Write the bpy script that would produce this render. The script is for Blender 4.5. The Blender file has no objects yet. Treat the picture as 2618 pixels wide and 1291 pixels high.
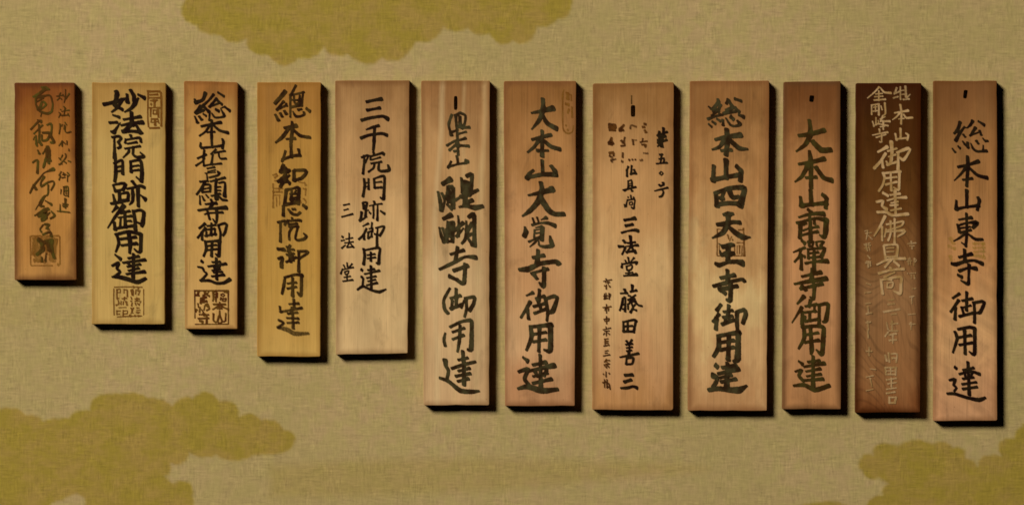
import bpy, bmesh, math, random
from mathutils import Vector
import numpy as np

# ------------------------------------------------------------------ camera, world, light, exposure
SC = bpy.context.scene
COL = SC.collection
S = 0.0005                      # metres per photo pixel (the row is about 1.3 m wide)
PW, PH = 2618, 1291
ZC = 1.45                       # height of the picture centre on the wall
LENS = 150.0
FRAME_W = PW * S
D = FRAME_W * LENS / 36.0       # camera distance from the wall
cam_d = bpy.data.cameras.new('camera'); cam_d.lens = LENS; cam_d.sensor_width = 36.0
cam_d.clip_start = 0.05; cam_d.clip_end = 100
cam = bpy.data.objects.new('camera', cam_d); COL.objects.link(cam)
cam.location = (0, -D, ZC); cam.rotation_euler = (math.radians(90), 0, 0)
SC.camera = cam

world = bpy.data.worlds.new('World'); SC.world = world; world.use_nodes = True
bg = world.node_tree.nodes['Background']
bg.inputs[0].default_value = (1.0, 0.8, 0.55, 1); bg.inputs[1].default_value = 0.003

KEY_W = 2560.0
K = 8.0
kd = bpy.data.lights.new('key_lamp', 'AREA'); kd.shape = 'DISK'; kd.size = 3.9
kd.energy = KEY_W; kd.color = (1.0, 0.97, 0.92)
key = bpy.data.objects.new('key_lamp', kd); COL.objects.link(key)
key.location = (-K * 0.98, -K, ZC + K * 0.88)
key.rotation_euler = (Vector((0, 0, ZC)) - key.location).to_track_quat('-Z', 'Y').to_euler()

SC.view_settings.view_transform = 'Standard'; SC.view_settings.look = 'None'
SC.view_settings.exposure = 0.0; SC.view_settings.gamma = 1.0
SC.view_settings.use_curve_mapping = False
SC.cycles.filter_width = 1.6
SC.cycles.transparent_max_bounces = 48
SC.cycles.diffuse_bounces = 1

T = 0.0120                      # board thickness
def px(x, y, depth=0.0):
    """photo pixel -> world point on a plane `depth` in front of the wall"""
    k = S * (D - depth) / D
    return ((x - PW / 2) * k, ZC + (PH / 2 - y) * k)

def lin(c, a=1.0):
    o = []
    for v in c:
        v = v / 255.0
        o.append(v / 12.92 if v <= 0.04045 else ((v + 0.055) / 1.055) ** 2.4)
    return (o[0], o[1], o[2], a)

# ------------------------------------------------------------------ node helpers
class NT:
    def __init__(self, name):
        self.m = bpy.data.materials.new(name); self.m.use_nodes = True
        self.t = self.m.node_tree; self.n = self.t.nodes
        self.bsdf = self.n['Principled BSDF']; self.out = self.n['Material Output']
    def node(self, typ, **kw):
        n = self.n.new(typ)
        for k, v in kw.items():
            setattr(n, k, v)
        return n
    def link(self, a, b): self.t.links.new(a, b)
    def put(self, sock, v):
        if hasattr(v, 'is_output'): self.link(v, sock)
        else: sock.default_value = v
    def math(self, op, a, b=None, c=None, clamp=False):
        n = self.node('ShaderNodeMath', operation=op, use_clamp=clamp)
        for i, v in enumerate((a, b, c)):
            if v is not None: self.put(n.inputs[i], v)
        return n.outputs[0]
    def mix(self, f, a, b, blend='MIX'):
        n = self.node('ShaderNodeMix', data_type='RGBA', blend_type=blend)
        self.put(n.inputs[0], f); self.put(n.inputs[6], a); self.put(n.inputs[7], b)
        return n.outputs[2]
    def noise(self, vec, scale=(1, 1, 1), off=(0, 0, 0), detail=3, rough=0.55, s=1.0, dist=0.0):
        mp = self.node('ShaderNodeMapping'); self.link(vec, mp.inputs[0])
        mp.inputs['Scale'].default_value = scale; mp.inputs['Location'].default_value = off
        n = self.node('ShaderNodeTexNoise'); self.link(mp.outputs[0], n.inputs['Vector'])
        n.inputs['Scale'].default_value = s; n.inputs['Detail'].default_value = detail
        n.inputs['Roughness'].default_value = rough; n.inputs['Distortion'].default_value = dist
        return n.outputs[0]
    def ramp(self, f, stops, interp='LINEAR'):
        n = self.node('ShaderNodeValToRGB'); cr = n.color_ramp; cr.interpolation = interp
        while len(cr.elements) < len(stops): cr.elements.new(0.5)
        for e, (p, c) in zip(cr.elements, stops): e.position = p; e.color = c
        self.link(f, n.inputs[0]); return n.outputs[0]
    def mapr(self, v, a, b, c, d):
        n = self.node('ShaderNodeMapRange', interpolation_type='SMOOTHSTEP')
        self.put(n.inputs[0], v)
        for i, q in enumerate((a, b, c, d)): self.put(n.inputs[i + 1], q)
        return n.outputs[0]

def mesh_obj(name, verts, faces, mats, parent=None, smooth=False):
    me = bpy.data.meshes.new(name); me.from_pydata(verts, [], faces); me.update()
    for m in (mats if isinstance(mats, (list, tuple)) else [mats]): me.materials.append(m)
    o = bpy.data.objects.new(name, me); COL.objects.link(o)
    if parent: o.parent = parent
    return o

# ------------------------------------------------------------------ the cloth-covered wall with its gold cloud pattern
def cloth_material():
    t = NT('woven_cloth'); L = t.link
    g = t.node('ShaderNodeNewGeometry').outputs['Position']
    gold = t.node('ShaderNodeAttribute', attribute_name='gold').outputs['Fac']
    tone = t.noise(g, (46, 1, 46), detail=3)
    tone2 = t.noise(g, (5, 1, 5), (3, 0, 7), detail=2)
    base = t.mix(t.mapr(tone, .36, .64, 0, 1), lin((169, 148, 93)), lin((173, 146, 99)))
    base = t.mix(t.mapr(tone2, .35, .65, 0, 0.6), base, lin((162, 142, 87)))
    gtone = t.noise(g, (24, 1, 30), (9, 0, 2), detail=5, rough=.65)
    gcol = t.mix(t.mapr(gtone, .36, .62, 0, 1), lin((154, 126, 60)), lin((147, 125, 46)))
    col = t.mix(gold, base, gcol)
    # threads: weft and warp, coming and going in patches
    weft = t.noise(g, (62, 1, 400), (0, 0, 1), detail=3, rough=.7)
    warp = t.noise(g, (400, 1, 66), (4, 0, 0), detail=3, rough=.7)
    pw = t.mapr(t.noise(g, (30, 1, 45), (2, 0, 5), detail=2), .42, .62, .35, 1)
    pv = t.mapr(t.noise(g, (45, 1, 30), (8, 0, 1), detail=2), .42, .62, .35, 1)
    a = t.math('MULTIPLY', t.math('SUBTRACT', weft, .5), pw)
    b = t.math('MULTIPLY', t.math('SUBTRACT', warp, .5), pv)
    thr = t.math('ADD', a, b)
    c1 = t.math('SUBTRACT', t.noise(g, (48, 1, 230), (7, 0, 3), detail=2), .5)
    c2 = t.math('SUBTRACT', t.noise(g, (230, 1, 52), (2, 0, 6), detail=2), .5)
    thr = t.math('ADD', thr, t.math('ADD', t.math('MULTIPLY', c1, .24), t.math('MULTIPLY', c2, .24)))
    slub = t.mapr(t.noise(g, (60, 1, 300), (1, 0, 9), detail=2), .66, .78, 0, 1)
    val = t.math('ADD', 1.0, t.math('MULTIPLY', thr, .92))
    val = t.math('SUBTRACT', val, t.math('MULTIPLY', slub, .07))
    fine = t.noise(g, (900, 1, 900), detail=1)
    val = t.math('ADD', val, t.math('MULTIPLY', t.math('SUBTRACT', fine, .5), .10))
    hsv = t.node('ShaderNodeHueSaturation'); L(col, hsv.inputs['Color']); L(val, hsv.inputs['Value'])
    L(hsv.outputs[0], t.bsdf.inputs['Base Color'])
    t.bsdf.inputs['Roughness'].default_value = .85
    t.bsdf.inputs['Specular IOR Level'].default_value = .12
    bp = t.node('ShaderNodeBump'); bp.inputs['Strength'].default_value = .25; bp.inputs['Distance'].default_value = .0006
    L(thr, bp.inputs['Height']); L(bp.outputs[0], t.bsdf.inputs['Normal'])
    return t.m
CLOTH = cloth_material()

def cloud_path(txt, ox, oy, s):
    """'x,y' cusps, '~x,y' the middle of the scallop between two cusps"""
    toks = txt.split(); pts = []; i = 0
    P = lambda q: ((ox + float(q.split(',')[0]) / s), (oy + float(q.split(',')[1]) / s))
    while i < len(toks):
        if toks[i][0] == '~':
            p0 = pts[-1]; m = P(toks[i][1:]); p1 = P(toks[i + 1])
            c = (2 * m[0] - (p0[0] + p1[0]) / 2, 2 * m[1] - (p0[1] + p1[1]) / 2)
            for k in range(1, 11):
                u = k / 10
                pts.append(((1-u)**2*p0[0] + 2*u*(1-u)*c[0] + u*u*p1[0], (1-u)**2*p0[1] + 2*u*(1-u)*c[1] + u*u*p1[1]))
            i += 2
        else:
            pts.append(P(toks[i])); i += 1
    return pts

CLOUDS = [
 (1.0, 440, 0, 2.43, "130,-80 ~60,80 150,160 ~200,205 300,222 ~370,265 460,245 ~490,320 600,348 ~690,410 785,365 ~880,355 945,292 ~1000,345 1090,340 ~1210,400 1300,362 ~1420,370 1512,262 ~1620,250 1685,172 ~1760,198 1838,175 ~1890,215 1975,212 ~2040,275 2115,255 ~2210,265 2268,165 ~2340,165 2395,118 ~2470,80 2490,-80 2300,-500 300,-500"),
 (1.0, 0, 960, 3.22, "-500,330 -100,300 ~90,262 210,320 ~300,330 360,375 ~450,352 560,350 ~640,290 740,290 ~800,170 1000,150 ~1110,140 1220,180 ~1330,195 1420,245 ~1500,180 1580,185 ~1700,130 1800,205 ~1930,230 1970,340 ~2070,310 2150,365 ~2260,370 2330,440 ~2430,490 2400,590 ~2300,640 2100,650 ~1930,700 1780,655 ~1660,670 1560,635 ~1500,720 1410,720 ~1400,800 1360,820 ~1400,870 1420,880 ~1560,880 1590,1010 ~1590,1100 1560,1200 1500,1500 710,1500 700,1010 ~610,975 520,1025 ~440,1040 400,1100 400,1500 -500,1500"),
 (1.0, 2100, 1050, 4.973, "760,1600 775,1040 ~790,960 850,925 ~780,880 740,850 ~600,860 530,780 ~470,680 510,590 ~560,545 660,560 ~720,420 960,440 ~1200,365 1400,420 ~1560,390 1680,470 ~1800,480 1835,600 ~1930,630 1985,700 ~2060,580 2280,565 ~2270,400 2460,340 ~2480,260 2560,190 ~2640,150 3100,150 3100,1600"),
 (1.25, 2100, 1050, 4.973, "500,1600 580,1200 ~700,1085 1000,1095 ~1200,1110 1300,1165 ~1900,1170 2500,1165 ~2700,1160 3100,1190 3100,1700"),
 (0.9, 2100, 1050, 4.973, "-500,1600 -420,1230 ~60,1145 260,1185 ~340,1210 400,1300 420,1600"),
 (0.34, 800, 1050, 1.84, "-200,260 100,240 ~700,222 1300,235 ~1620,238 1860,270 ~1700,300 1300,330 ~900,370 400,390 ~100,405 -200,400"),
 (0.13, 0, 700, 3.68, "-200,120 -200,520 ~300,490 700,535 ~1000,556 1500,570 ~1900,560 2300,600 ~2450,560 2400,450 ~1900,430 1500,300 ~900,200 700,100 ~300,60 -200,120"),
]
def gold_mask(P, X, Y, soft, wob):
    """soft-edged inside mask of a closed outline, sampled at photo pixels X, Y"""
    P = np.array(P); n = len(P)
    d2 = np.full(X.shape, 1e12); inside = np.zeros(X.shape, bool)
    for k in range(n):
        a, b = P[k], P[(k + 1) % n]
        e = b - a; l2 = max(1e-9, float(e @ e))
        u = np.clip(((X - a[0]) * e[0] + (Y - a[1]) * e[1]) / l2, 0, 1)
        d2 = np.minimum(d2, (X - a[0] - u * e[0]) ** 2 + (Y - a[1] - u * e[1]) ** 2)
        if abs(e[1]) > 1e-9:
            c = ((a[1] > Y) != (b[1] > Y)) & (X < a[0] + (Y - a[1]) * e[0] / e[1])
            inside ^= c
    sd = np.where(inside, 1, -1) * np.sqrt(d2) + wob
    return np.clip(sd / soft * .5 + .5, 0, 1)

def build_wall():
    # front sheet: a fine grid over the pictured area carrying the gold pattern, with a plain margin round it
    step = 4.0
    xs = np.concatenate([[-1300.], np.arange(-60, PW + 61, step), [PW + 1300.]])
    ys = np.concatenate([[-1000.], np.arange(-60, PH + 61, step), [PH + 1000.]])
    X, Y = np.meshgrid(xs, ys)
    wob = 1.6 * np.sin(X * .21 + 2 * np.sin(Y * .11)) * np.sin(Y * .19 + 1.3 * np.sin(X * .07))
    gold = np.zeros(X.shape)
    for g, ox, oy, s, txt in CLOUDS:
        m = gold_mask(cloud_path(txt, ox, oy, s), X, Y, 4.0 if g > .5 else 14.0, wob)
        gold = np.maximum(gold, g * m)
    ny, nx = X.shape
    v = [(float((x - PW/2) * S), 0.0, float(ZC + (PH/2 - y) * S)) for y in ys for x in xs]
    f = [(r*nx + c, (r+1)*nx + c, (r+1)*nx + c + 1, r*nx + c + 1) for r in range(ny - 1) for c in range(nx - 1)]
    # back and edges of the panel
    q = [0, nx - 1, ny*nx - 1, (ny - 1)*nx]
    b = len(v)
    v += [(v[k][0], 0.04, v[k][2]) for k in q]
    f += [(b, b+1, b+2, b+3)]
    top = [c for c in range(nx)]; bot = [(ny-1)*nx + c for c in range(nx)]
    lef = [r*nx for r in range(ny)]; rig = [r*nx + nx - 1 for r in range(ny)]
    f += [tuple(top + [b+1, b]), tuple(list(reversed(bot)) + [b+3, b+2]), tuple(list(reversed(lef)) + [b, b+3]), tuple(rig + [b+2, b+1])]
    o = mesh_obj('wall', v, f, CLOTH)
    a = o.data.attributes.new('gold', 'FLOAT', 'POINT')
    a.data.foreach_set('value', list(gold.ravel()) + [0.0] * 4)
    o['kind'] = 'structure'
    o['label'] = 'beige woven cloth wall covering with gold scalloped cloud pattern'
    return o
build_wall()

# ------------------------------------------------------------------ the writing, stroke by stroke
TXT = {}
TXT['cursive'] = """@50,210,7.94,45 450,110,40 530,130,90 600,150,40; 500,160,70 400,240,70 280,300,40; 330,330,50 330,450,40 380,560,60;
340,320,40 450,300,60 560,270,40 630,290,40 670,450,42 650,600,50 560,640,55 470,620,50 400,590,40; 480,400,40 540,450,45 480,520,40 400,560,50;
350,400,30 480,330,30; 450,400,40 420,520,70; 450,600,30 430,700,22; 360,770,25 430,800,60; 380,800,50 230,960,40; 460,880,40 290,1050,30;
390,870,40 400,1010,50 390,1230,40; 330,1090,35 340,1260,50; 560,870,40 640,850,55 650,960,45 630,1100,60; 470,1030,45 620,1040,60 560,1170,55 460,1190,45 450,1080,40;
620,1080,60 700,1220,70 640,1230,50; 280,1170,20 300,1110,15
@50,360,7.94,45,.9 330,0,40 350,100,45; 400,0,50 440,80,55; 370,200,40 400,260,50; 270,440,40 340,390,40 370,420,55 360,650,55; 560,130,50 470,260,35;
570,130,70 600,200,70 600,290,70; 540,180,60 550,300,60 500,480,60 480,540,45; 600,350,70 590,450,60; 520,400,50 620,400,60;
680,580,70 500,650,25 400,770,45 280,920,50 210,1060,35; 290,900,50 330,980,60; 490,740,60 430,850,40 440,930,50 560,850,50 680,820,40 700,880,45 640,1000,35;
580,900,40 580,1040,45 560,1100,40 480,1140,40 400,1260,35
@50,500,6.68,40,.85 430,10,35 350,170,50 410,180,35; 440,90,25 540,150,45; 400,30,20 270,240,12; 260,340,30 420,250,70 480,230,60;
330,350,60 440,290,90 380,420,70 450,380,60; 510,290,30 440,380,40; 540,270,30 600,340,45 530,390,35; 400,500,30 350,570,35 370,620,30;
440,490,45 510,490,30 460,560,50 500,570,30; 400,660,40 520,620,50 540,690,50
@50,500,6.68,40,.75 330,760,80 400,800,90 540,760,70; 370,800,60 390,920,90 300,1000,60; 560,760,50 540,900,80 590,1060,50; 480,820,60 500,930,60; 450,990,30 440,1110,40; 380,1060,40 380,1120,40"""
TXT['cursive_side'] = """@50,210,7.94,22,.82 830,220,22 800,300,30 850,350,22; 750,290,22 870,270,25; 800,330 760,370,18; 930,150,15 930,300,28 900,420,15; 1000,240,35 940,340,25; 880,250,14 900,300;
900,500,30 930,540,28; 830,560,22; 920,520,25 900,680,25; 850,600,14 1000,570,25; 850,680,35 990,670,25; 980,640,25 1000,690; 800,620,22 830,640; 790,720,18 830,650,22;
820,850,25 820,950,30 800,1050,25; 860,860,18 850,900; 920,820,25 950,870,25; 910,880,30 900,960,25; 920,1000,20 960,1030,30 1030,1010,35; 930,900,18 920,990
@50,360,7.94,22,.82 860,20,35 800,100,22; 900,40 930,70,20; 870,10,30 860,110,30; 960,10,30 960,80,20; 1000,170,25 1000,200,30; 800,350,22 830,390,25; 870,290,22 820,380,22;
930,270,30 940,330,28 870,420,25 810,480,25; 800,480,28 860,470,22; 900,420,28 940,450,30; 990,410,28 1030,425,28; 840,630,28 800,700; 830,710,25 800,790,30; 890,650,30 910,700,35;
860,750,30 920,740,22; 930,680,25 870,690; 970,650,30 1010,690,28 980,720,25; 970,700,22 970,830,18; 840,990,22 830,1080,12; 890,940,28 980,930,28 985,1130,28; 900,940,28 900,1100,25 980,1120;
940,940,20 940,1080,20; 900,1020,18 980,1010
@50,500,6.68,22,.82 780,60,40 780,210,30; 740,140,25 820,150,25; 750,180,40 810,180,25; 690,150,15 690,270,25; 640,265,15 720,270,25 850,285,25"""
TXT['seal1'] = """@50,500,6.68,90,.46 250,740,60 240,1000,70; 320,760,110 310,1040,100; 430,780,130 420,920,90; 540,760,130 560,1100,90; 620,760,60 600,980,50; 260,1110,60 420,1120,60
@50,500,6.68,20,.62 200,690,22 670,688,24; 685,700,20 690,1170,22; 185,700,22 190,1180,22; 200,1195,20 560,1195,20; 660,1180,34; 240,740,26 235,1000,30; 640,740,26 600,900,24 620,1080,22; 270,1110,30 400,1120,30; 560,1110,26 570,1000,24; 280,760,34 300,880,30; 440,720,24 470,1000,26"""

TXT['bold2'] = """@255,220,9.77,70 410,140,90 430,200,120 370,480,100; 110,460,90 300,420,90 560,340,80 640,310,50; 380,490,90 560,590,80; 550,350,90 450,530,80 300,650,50; 680,220,70 690,400,100; 770,110,80 850,250,100 860,380,100; 960,220,60 1110,300,90; 960,310,50 870,450,110 770,570,80 620,650,40; 330,730,50 480,780,70; 250,920,70 430,910,70; 510,920,30 400,1080,70 350,1160,110 280,1140,50; 790,670,90 800,960,120; 600,840,60 1010,770,80; 540,985,60 760,940,80 1060,910,100; 780,960,110 640,1110,110; 580,1140,90 800,1130,80 1000,1150,80; 920,1000,70 1020,1170,100
@220,200,3.969,28 285,600,20 290,810,36; 265,600,24 330,590,30 355,610,28 325,650,26; 330,655,26 350,695,28 325,710,26;
450,580,26 460,605,24; 400,620,20 395,655,24; 410,625,18 540,605,28 555,645,26; 420,665,20 510,650,26; 395,715,20 545,690,24; 430,715,24 430,750,26 375,805,14;
480,700,24 475,770,26 510,800,28 560,800,34 590,795,26 550,755,16; 295,840,26 300,960,38 290,1045,30; 285,865,24 365,835,28 370,970,30; 310,900,22 360,895,22; 310,945,22 365,940,24;
450,850,26 455,950,30; 450,845,24 550,835,30 565,950,40 560,1045,36; 540,1030,20 510,1005,18; 460,895,22 530,885,22; 460,940,22 535,930,24
@270,460,7.933,60 150,110,40 200,230,60; 160,100,40 320,70,60 400,90,70 350,200,60; 210,220,50 330,200,50; 270,230,60 290,440,80; 310,280,40 450,260,60 450,400,60; 290,410,50 430,410,60;
150,300,40 190,450,70; 110,480,50 200,470,60 440,410,55; 540,30,60 610,120,60; 430,180,40 580,150,50 700,120,60 780,150,60; 540,190,50 550,300,70 540,430,60 480,500,30;
650,160,70 655,350,75 660,530,60; 700,300,30 800,390,70; 220,550,70 130,650,30; 360,530,80 200,730,60 40,970,25; 170,860,60 190,1000,70; 300,670,50 480,630,50; 380,640,60 400,950,70;
250,760,30 520,730,50; 300,770,40 290,960,50; 400,830,40 510,830,45; 220,980,50 600,920,60; 560,630,60 590,800,70 600,1000,70; 560,640,50 690,610,60 770,660,70 750,860,80 730,930,60; 640,860,40 740,900,60
@220,520,3.969,28 310,320,26 330,400,32 300,490,18; 300,315,28 430,285,34 550,310,34; 555,310,34 550,480,36 520,490,24 490,460,18; 430,300,38 445,400,44 440,500,26; 350,360,26 500,340,32; 360,425,24 510,405,32;
295,520,20 345,560,34; 265,630,22 330,600,30 310,660,28 345,690,24 290,740,28; 265,745,20 330,745,38 420,765,44 520,795,40 600,760,30; 480,515,28 475,745,34; 430,555,24 530,535,28;
375,600,22 595,570,30; 420,640,22 545,615,26; 430,680,20 530,655,26; 410,715,22 590,690,32; 420,600 450,630,24"""
TXT['seal2a'] = """@370,225,11.54,45,.86 90,110,60 450,110,50; 470,140,50 490,300,50 490,1130,50; 430,1185,50 150,1190,50; 110,1150,40 90,800,40 100,120,40; 150,210,40 380,200,50; 120,300,40 450,300,45; 160,380,30 280,380,70 380,370,30; 190,490,50;
290,380,60 290,560,60; 120,590,30 440,590,40; 180,600,45 170,850,40; 390,600,60 410,870,45; 250,660,35 350,660,35; 350,670,35 350,770,40; 250,770,35 350,780; 250,660,35 250,770; 200,920,40 380,920,40; 200,930,40 180,1020,30; 300,940,60 310,1100,60; 390,930,30 420,1050,30; 220,1020,30 380,1000,30"""
TXT['seal2b'] = """@280,720,12.7,30,.72 160,180,35 580,170,35 1060,180,30; 1110,250,25 1110,1080,25; 1050,1110,25 250,1140,30; 150,1080,30 135,600,32 140,230,30; 240,260,50 240,520,45; 240,260,40 350,240,35 350,360,25; 470,250,40 470,370,35; 480,250,30 580,280,40; 580,300,45 580,480,45; 250,350,20 340,350,20;
240,560,40 300,540; 280,600,35 300,690,40; 220,760,50 300,730,45; 400,550,30 560,540,40; 490,510,50 480,600,45; 380,640,40 370,740,40; 450,650,40 440,740,40; 540,650,60 570,760,50; 300,840,25 540,835,30;
240,950,45 350,950,30; 240,950,45 240,1060,45; 250,1055 330,1050,30; 440,920,35 440,1060,40; 450,950,30 580,940,25 570,1040,30; 450,1040,30 560,1040; 440,1060,35 440,1130,35; 450,1125 650,1120,40; 700,280,50 760,250,45 760,440,50; 700,300,40 740,420,50; 780,170,55; 940,180,50 920,300,45;
860,260,40 840,400,30; 990,280,30 940,420,45; 690,490,30 720,570,35; 820,560,30 960,560,50; 900,540,60 890,600; 690,630,45 730,630,30; 730,690,40 720,780,45; 820,630,30 1010,630,35 990,680; 830,680,35 860,760,35; 900,700,30 960,740,55; 690,850,40 740,940,40 690,1030,30;
780,850,40 720,960 760,1020,30; 890,850,40 960,850,30; 880,930,30 990,920,30; 860,990,30 900,1000,60 980,990,30; 670,1100,60; 820,1110,50 830,1100; 930,1110,50 1010,1110,30"""

TXT['main3'] = """@480,220,10.583,70 470,210,110 400,380,100 220,450,110; 190,370,60 240,470,70; 690,240,80 560,400,70 400,540,90 230,720,110; 340,560,100 220,740,90 420,660,80; 440,570,80 560,690,90; 190,830,50 260,990,80; 310,830,70 370,910,80; 420,760,50 490,810,60; 590,690,60 580,930,60; 820,180,60 970,280,70; 770,350,80 590,560,80; 620,550,60 870,460,60; 800,390,70 920,500,70; 650,740,40 730,850,60 880,850,60 990,810,80 900,640,40; 760,640,70 830,680,80; 890,610,30 990,560,40; 1000,570,60 1130,670,80
@460,200,3.97,26 320,430,28 320,590,32; 220,490,26 300,470,26 410,450,34; 300,480,26 260,540,24 200,585,20; 330,470,24 400,530,30 485,555,32; 275,550,20 350,545,22; 320,615,28 325,700,26; 210,660,22 215,705,30 310,700,26 430,685,28; 430,620,24 440,650,34 430,710,28;

@480,370,14.1,70 590,210,90 570,480,110; 360,490,80 650,360,90; 300,750,80 530,600,70; 560,560,80 580,760,80; 1000,180,80 830,340,60; 960,290,80 1330,230,80; 900,350,70 850,700,100; 1110,290,70 1130,440,70 1200,510,80 1370,500,80; 580,760,70 800,720,70 1200,680,80; 700,860,60 950,810,80; 720,970,50 990,910,50; 620,1030,40 980,990,50; 680,1050,50 700,1230,60; 1090,990,90 1160,1020,70 1060,1110,90 780,1180,70
@480,440,7.933,45 250,195,45 400,180,50; 340,200,55 270,330,55 180,450,45; 330,250,50 450,260,50 450,390,45; 290,405,45 440,395,40; 310,270,45 290,390,45; 330,340,35 430,320,35; 240,480,30 250,650,40; 290,490,35 330,570,45; 370,460,35 410,510,40; 460,190,40 745,115,55; 580,150,60 560,300,60 580,530,80;
630,220,40 750,215,50 745,480,75; 590,300,40 660,300,35; 590,370,40 660,370,35; 560,440,40 650,440,50; 480,480,40 600,460,40; 600,480,70 570,550,60; 640,500,40 700,560,60 790,570,45; 470,560,50 500,640,70 450,720,60; 360,650,40 570,630,65; 215,775,50 420,745,55 770,720,80; 340,855,30 430,830,40 700,815,50;
580,770,60 590,900,60 570,1030,50 510,950,30; 400,800,50 440,950,50
@460,520,3.735,22 235,195,28 185,235,22; 240,235,26 170,325,22; 210,280,26 210,345,24; 300,190,20 295,300,26; 260,215,18 335,205,22; 250,250,18 330,240,20; 250,270,20 250,310,22; 240,310,20 340,290,24; 330,240 335,300,20; 365,210,22 385,280,24 380,370,24; 370,205,20 420,190,26 445,200,26 430,270,28 410,305,20;
240,360,24 250,430,28 225,500,22; 240,365,22 380,355,28; 375,360,32 370,500,34 340,480,16; 305,370,26 300,500,28; 260,405,20 345,395,20; 255,445,20 350,435,22; 205,550,26 215,558,24; 170,605,16 215,615,24 230,650,20 255,670,22 200,735,24; 195,735,24 280,735,30 350,760,30 420,755,30 470,725,36;
345,525,26 350,720,28; 310,560,20 380,555,22; 270,600,20 435,575,28; 310,640,20 380,625,20; 320,660,16 400,650,20; 305,695,20 415,680,28; 320,600 335,630,22; 375,600 365,630,20"""
TXT['seal3'] = """@480,730,11.54,35,.9 200,150,35 1200,150,40; 1195,170,36 1200,1130,30; 220,1140,25 1190,1135,25; 205,160,30 215,960,28; 320,160,60 300,280,60; 230,280,50 340,300,40; 500,180,60 520,250,70; 620,180,40 560,260,50 640,310,50; 470,290,60 460,480,70; 400,380,60 540,340,60; 390,400,60 380,520,60; 440,470,80 560,460,60; 560,560,80 640,680,50 560,730,50;
500,600,40 480,720,40; 300,530,40 320,640,40; 360,640,40 350,780,45; 260,710,60 240,770,50; 400,700,30 460,780,30; 340,850,40 620,860,40; 480,830,70 480,880,60; 310,970,45 620,960,45; 560,900,50 560,1100,60; 350,1040,50 440,1060,60 430,1100,50; 760,180,60 800,160,40 860,220,60 850,330,60; 760,330,50 750,200,50; 760,330 840,335; 760,380,50 740,450,45; 830,380,45 830,470,40; 780,260,40 820,255;
1080,170,60 1160,200,40; 980,270,35 1030,240,35 1090,280,35 1030,320,35 980,270,30; 1000,390,40 1130,380,40; 1120,400,40 1110,460,40 1010,440,35; 980,350 960,420,30; 760,550,50 1110,550,50; 940,490,40 930,680,50; 900,600,50 740,700,40; 990,600,50 1100,660,40 1200,700,50; 860,670,40 1000,670,50; 940,740,40 945,920,60; 920,900,50 880,1060,50 940,1110,50 1010,1060,50 960,910,40;
760,830,50 760,1020,50 830,1080,40; 1120,820,45 1110,1030,45 1050,1060,40"""

TXT['main4'] = """@690,210,11.545,70 440,290,120 340,420,130 160,620,110; 400,580,80 300,700,80 210,820,80; 210,820,70 480,690,70; 480,640,60 500,710,60; 160,970,70 250,1130,90; 310,930,80 360,1020,80; 430,860,80 480,940,90; 760,110,70 690,250,80 600,400,60; 600,390,70 600,1030,60; 620,390,60 1000,300,60; 980,300,60 930,690,80; 620,740,80 930,690,80;
700,400,60 720,600,60; 880,400,60 870,600,90; 640,530,50 900,540,60; 760,650,80 900,630,80; 680,870,40 760,1010,80 900,1010,70 1010,960,70 1000,890,60; 840,820,80 930,800,60; 1080,790,80 1170,860,90
@640,200,3.53,26 375,395,20 380,440,34 365,575,28; 310,450,26 410,430,36; 350,450,30 290,530,34 230,580,20; 390,470,22 450,520,30 535,535,26; 325,550,18 400,545,26; 365,600,26 370,710,30; 315,660,22 295,730,26 285,750,22; 290,735,24 370,705,26 445,695,30; 435,645,24 445,700,22
@690,420,7.055,60 240,20,60 190,140,60; 230,60,90 300,110,110 350,110,60; 200,130,70 310,130,70; 280,160,60 250,280,90 190,400,60; 150,310,60 250,260,90 350,200,40; 260,260,110 290,300,90; 310,310,40 350,340,60; 430,130,55 435,290,65; 450,110,50 640,110,60 650,160,60 570,250,60 440,290,50;
290,480,60 265,720,60; 300,460,50 400,440,40 520,430,60 500,700,70; 270,725,60 500,690,55; 390,480,40 380,640,60; 370,540,40 480,530,40; 470,470,30 440,520,30; 380,610,40 470,600,40; 380,650,50 450,640,30; 240,760,50 240,920,55; 330,810,35 400,890,55 490,910,50 540,870,45; 410,810,45 450,810,45; 600,740,50 650,780,60
@640,560,3.53,22,.86 270,25,22 270,200,26; 250,30,22 315,15,24 310,50,22; 375,-10,20 380,10,22; 335,10,16 360,15,20 440,10,26 455,15,22; 335,20,20 345,45,22; 360,45,18 420,40,20; 350,70,20 430,65,22; 380,70,20 350,120,24 350,185,20; 425,75,20 405,170,22 425,190,24 480,180,26 505,155,24 480,130,14;
250,270,30 300,275,34; 255,355,26 290,345,28 280,400,36 280,430,32; 355,240,26 335,290,22; 340,270,20 390,275,22; 350,290,26 360,380,30; 330,320,22 390,310,22; 325,385,22 410,345,24; 380,330 385,370,24; 435,290,24 435,470,28; 430,290,22 510,290,26 515,305,24 440,355,22; 330,250 360,300;
310,530,20 300,600,28 285,670,22; 310,525,22 400,500,24 465,505,28; 460,510,28 455,685,28 425,660,18; 380,530,24 380,690,30; 335,580,18 410,570,22; 335,625,20 410,610,22
@640,560,3.53,22,.7 265,790,22 270,835,24; 275,835,22 460,800,26; 390,725,26 395,790,26; 350,765,18 430,760,26; 340,850,24 420,840,24; 375,800,26 370,850,30; 330,890,20 430,895,24; 335,935,20 430,930,24; 380,860,24 385,980,28; 255,910,22 300,935,24 250,975,26
@640,560,3.53,22,.56 245,975,26 330,995,40 400,1030,42 520,1028,26"""
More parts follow.
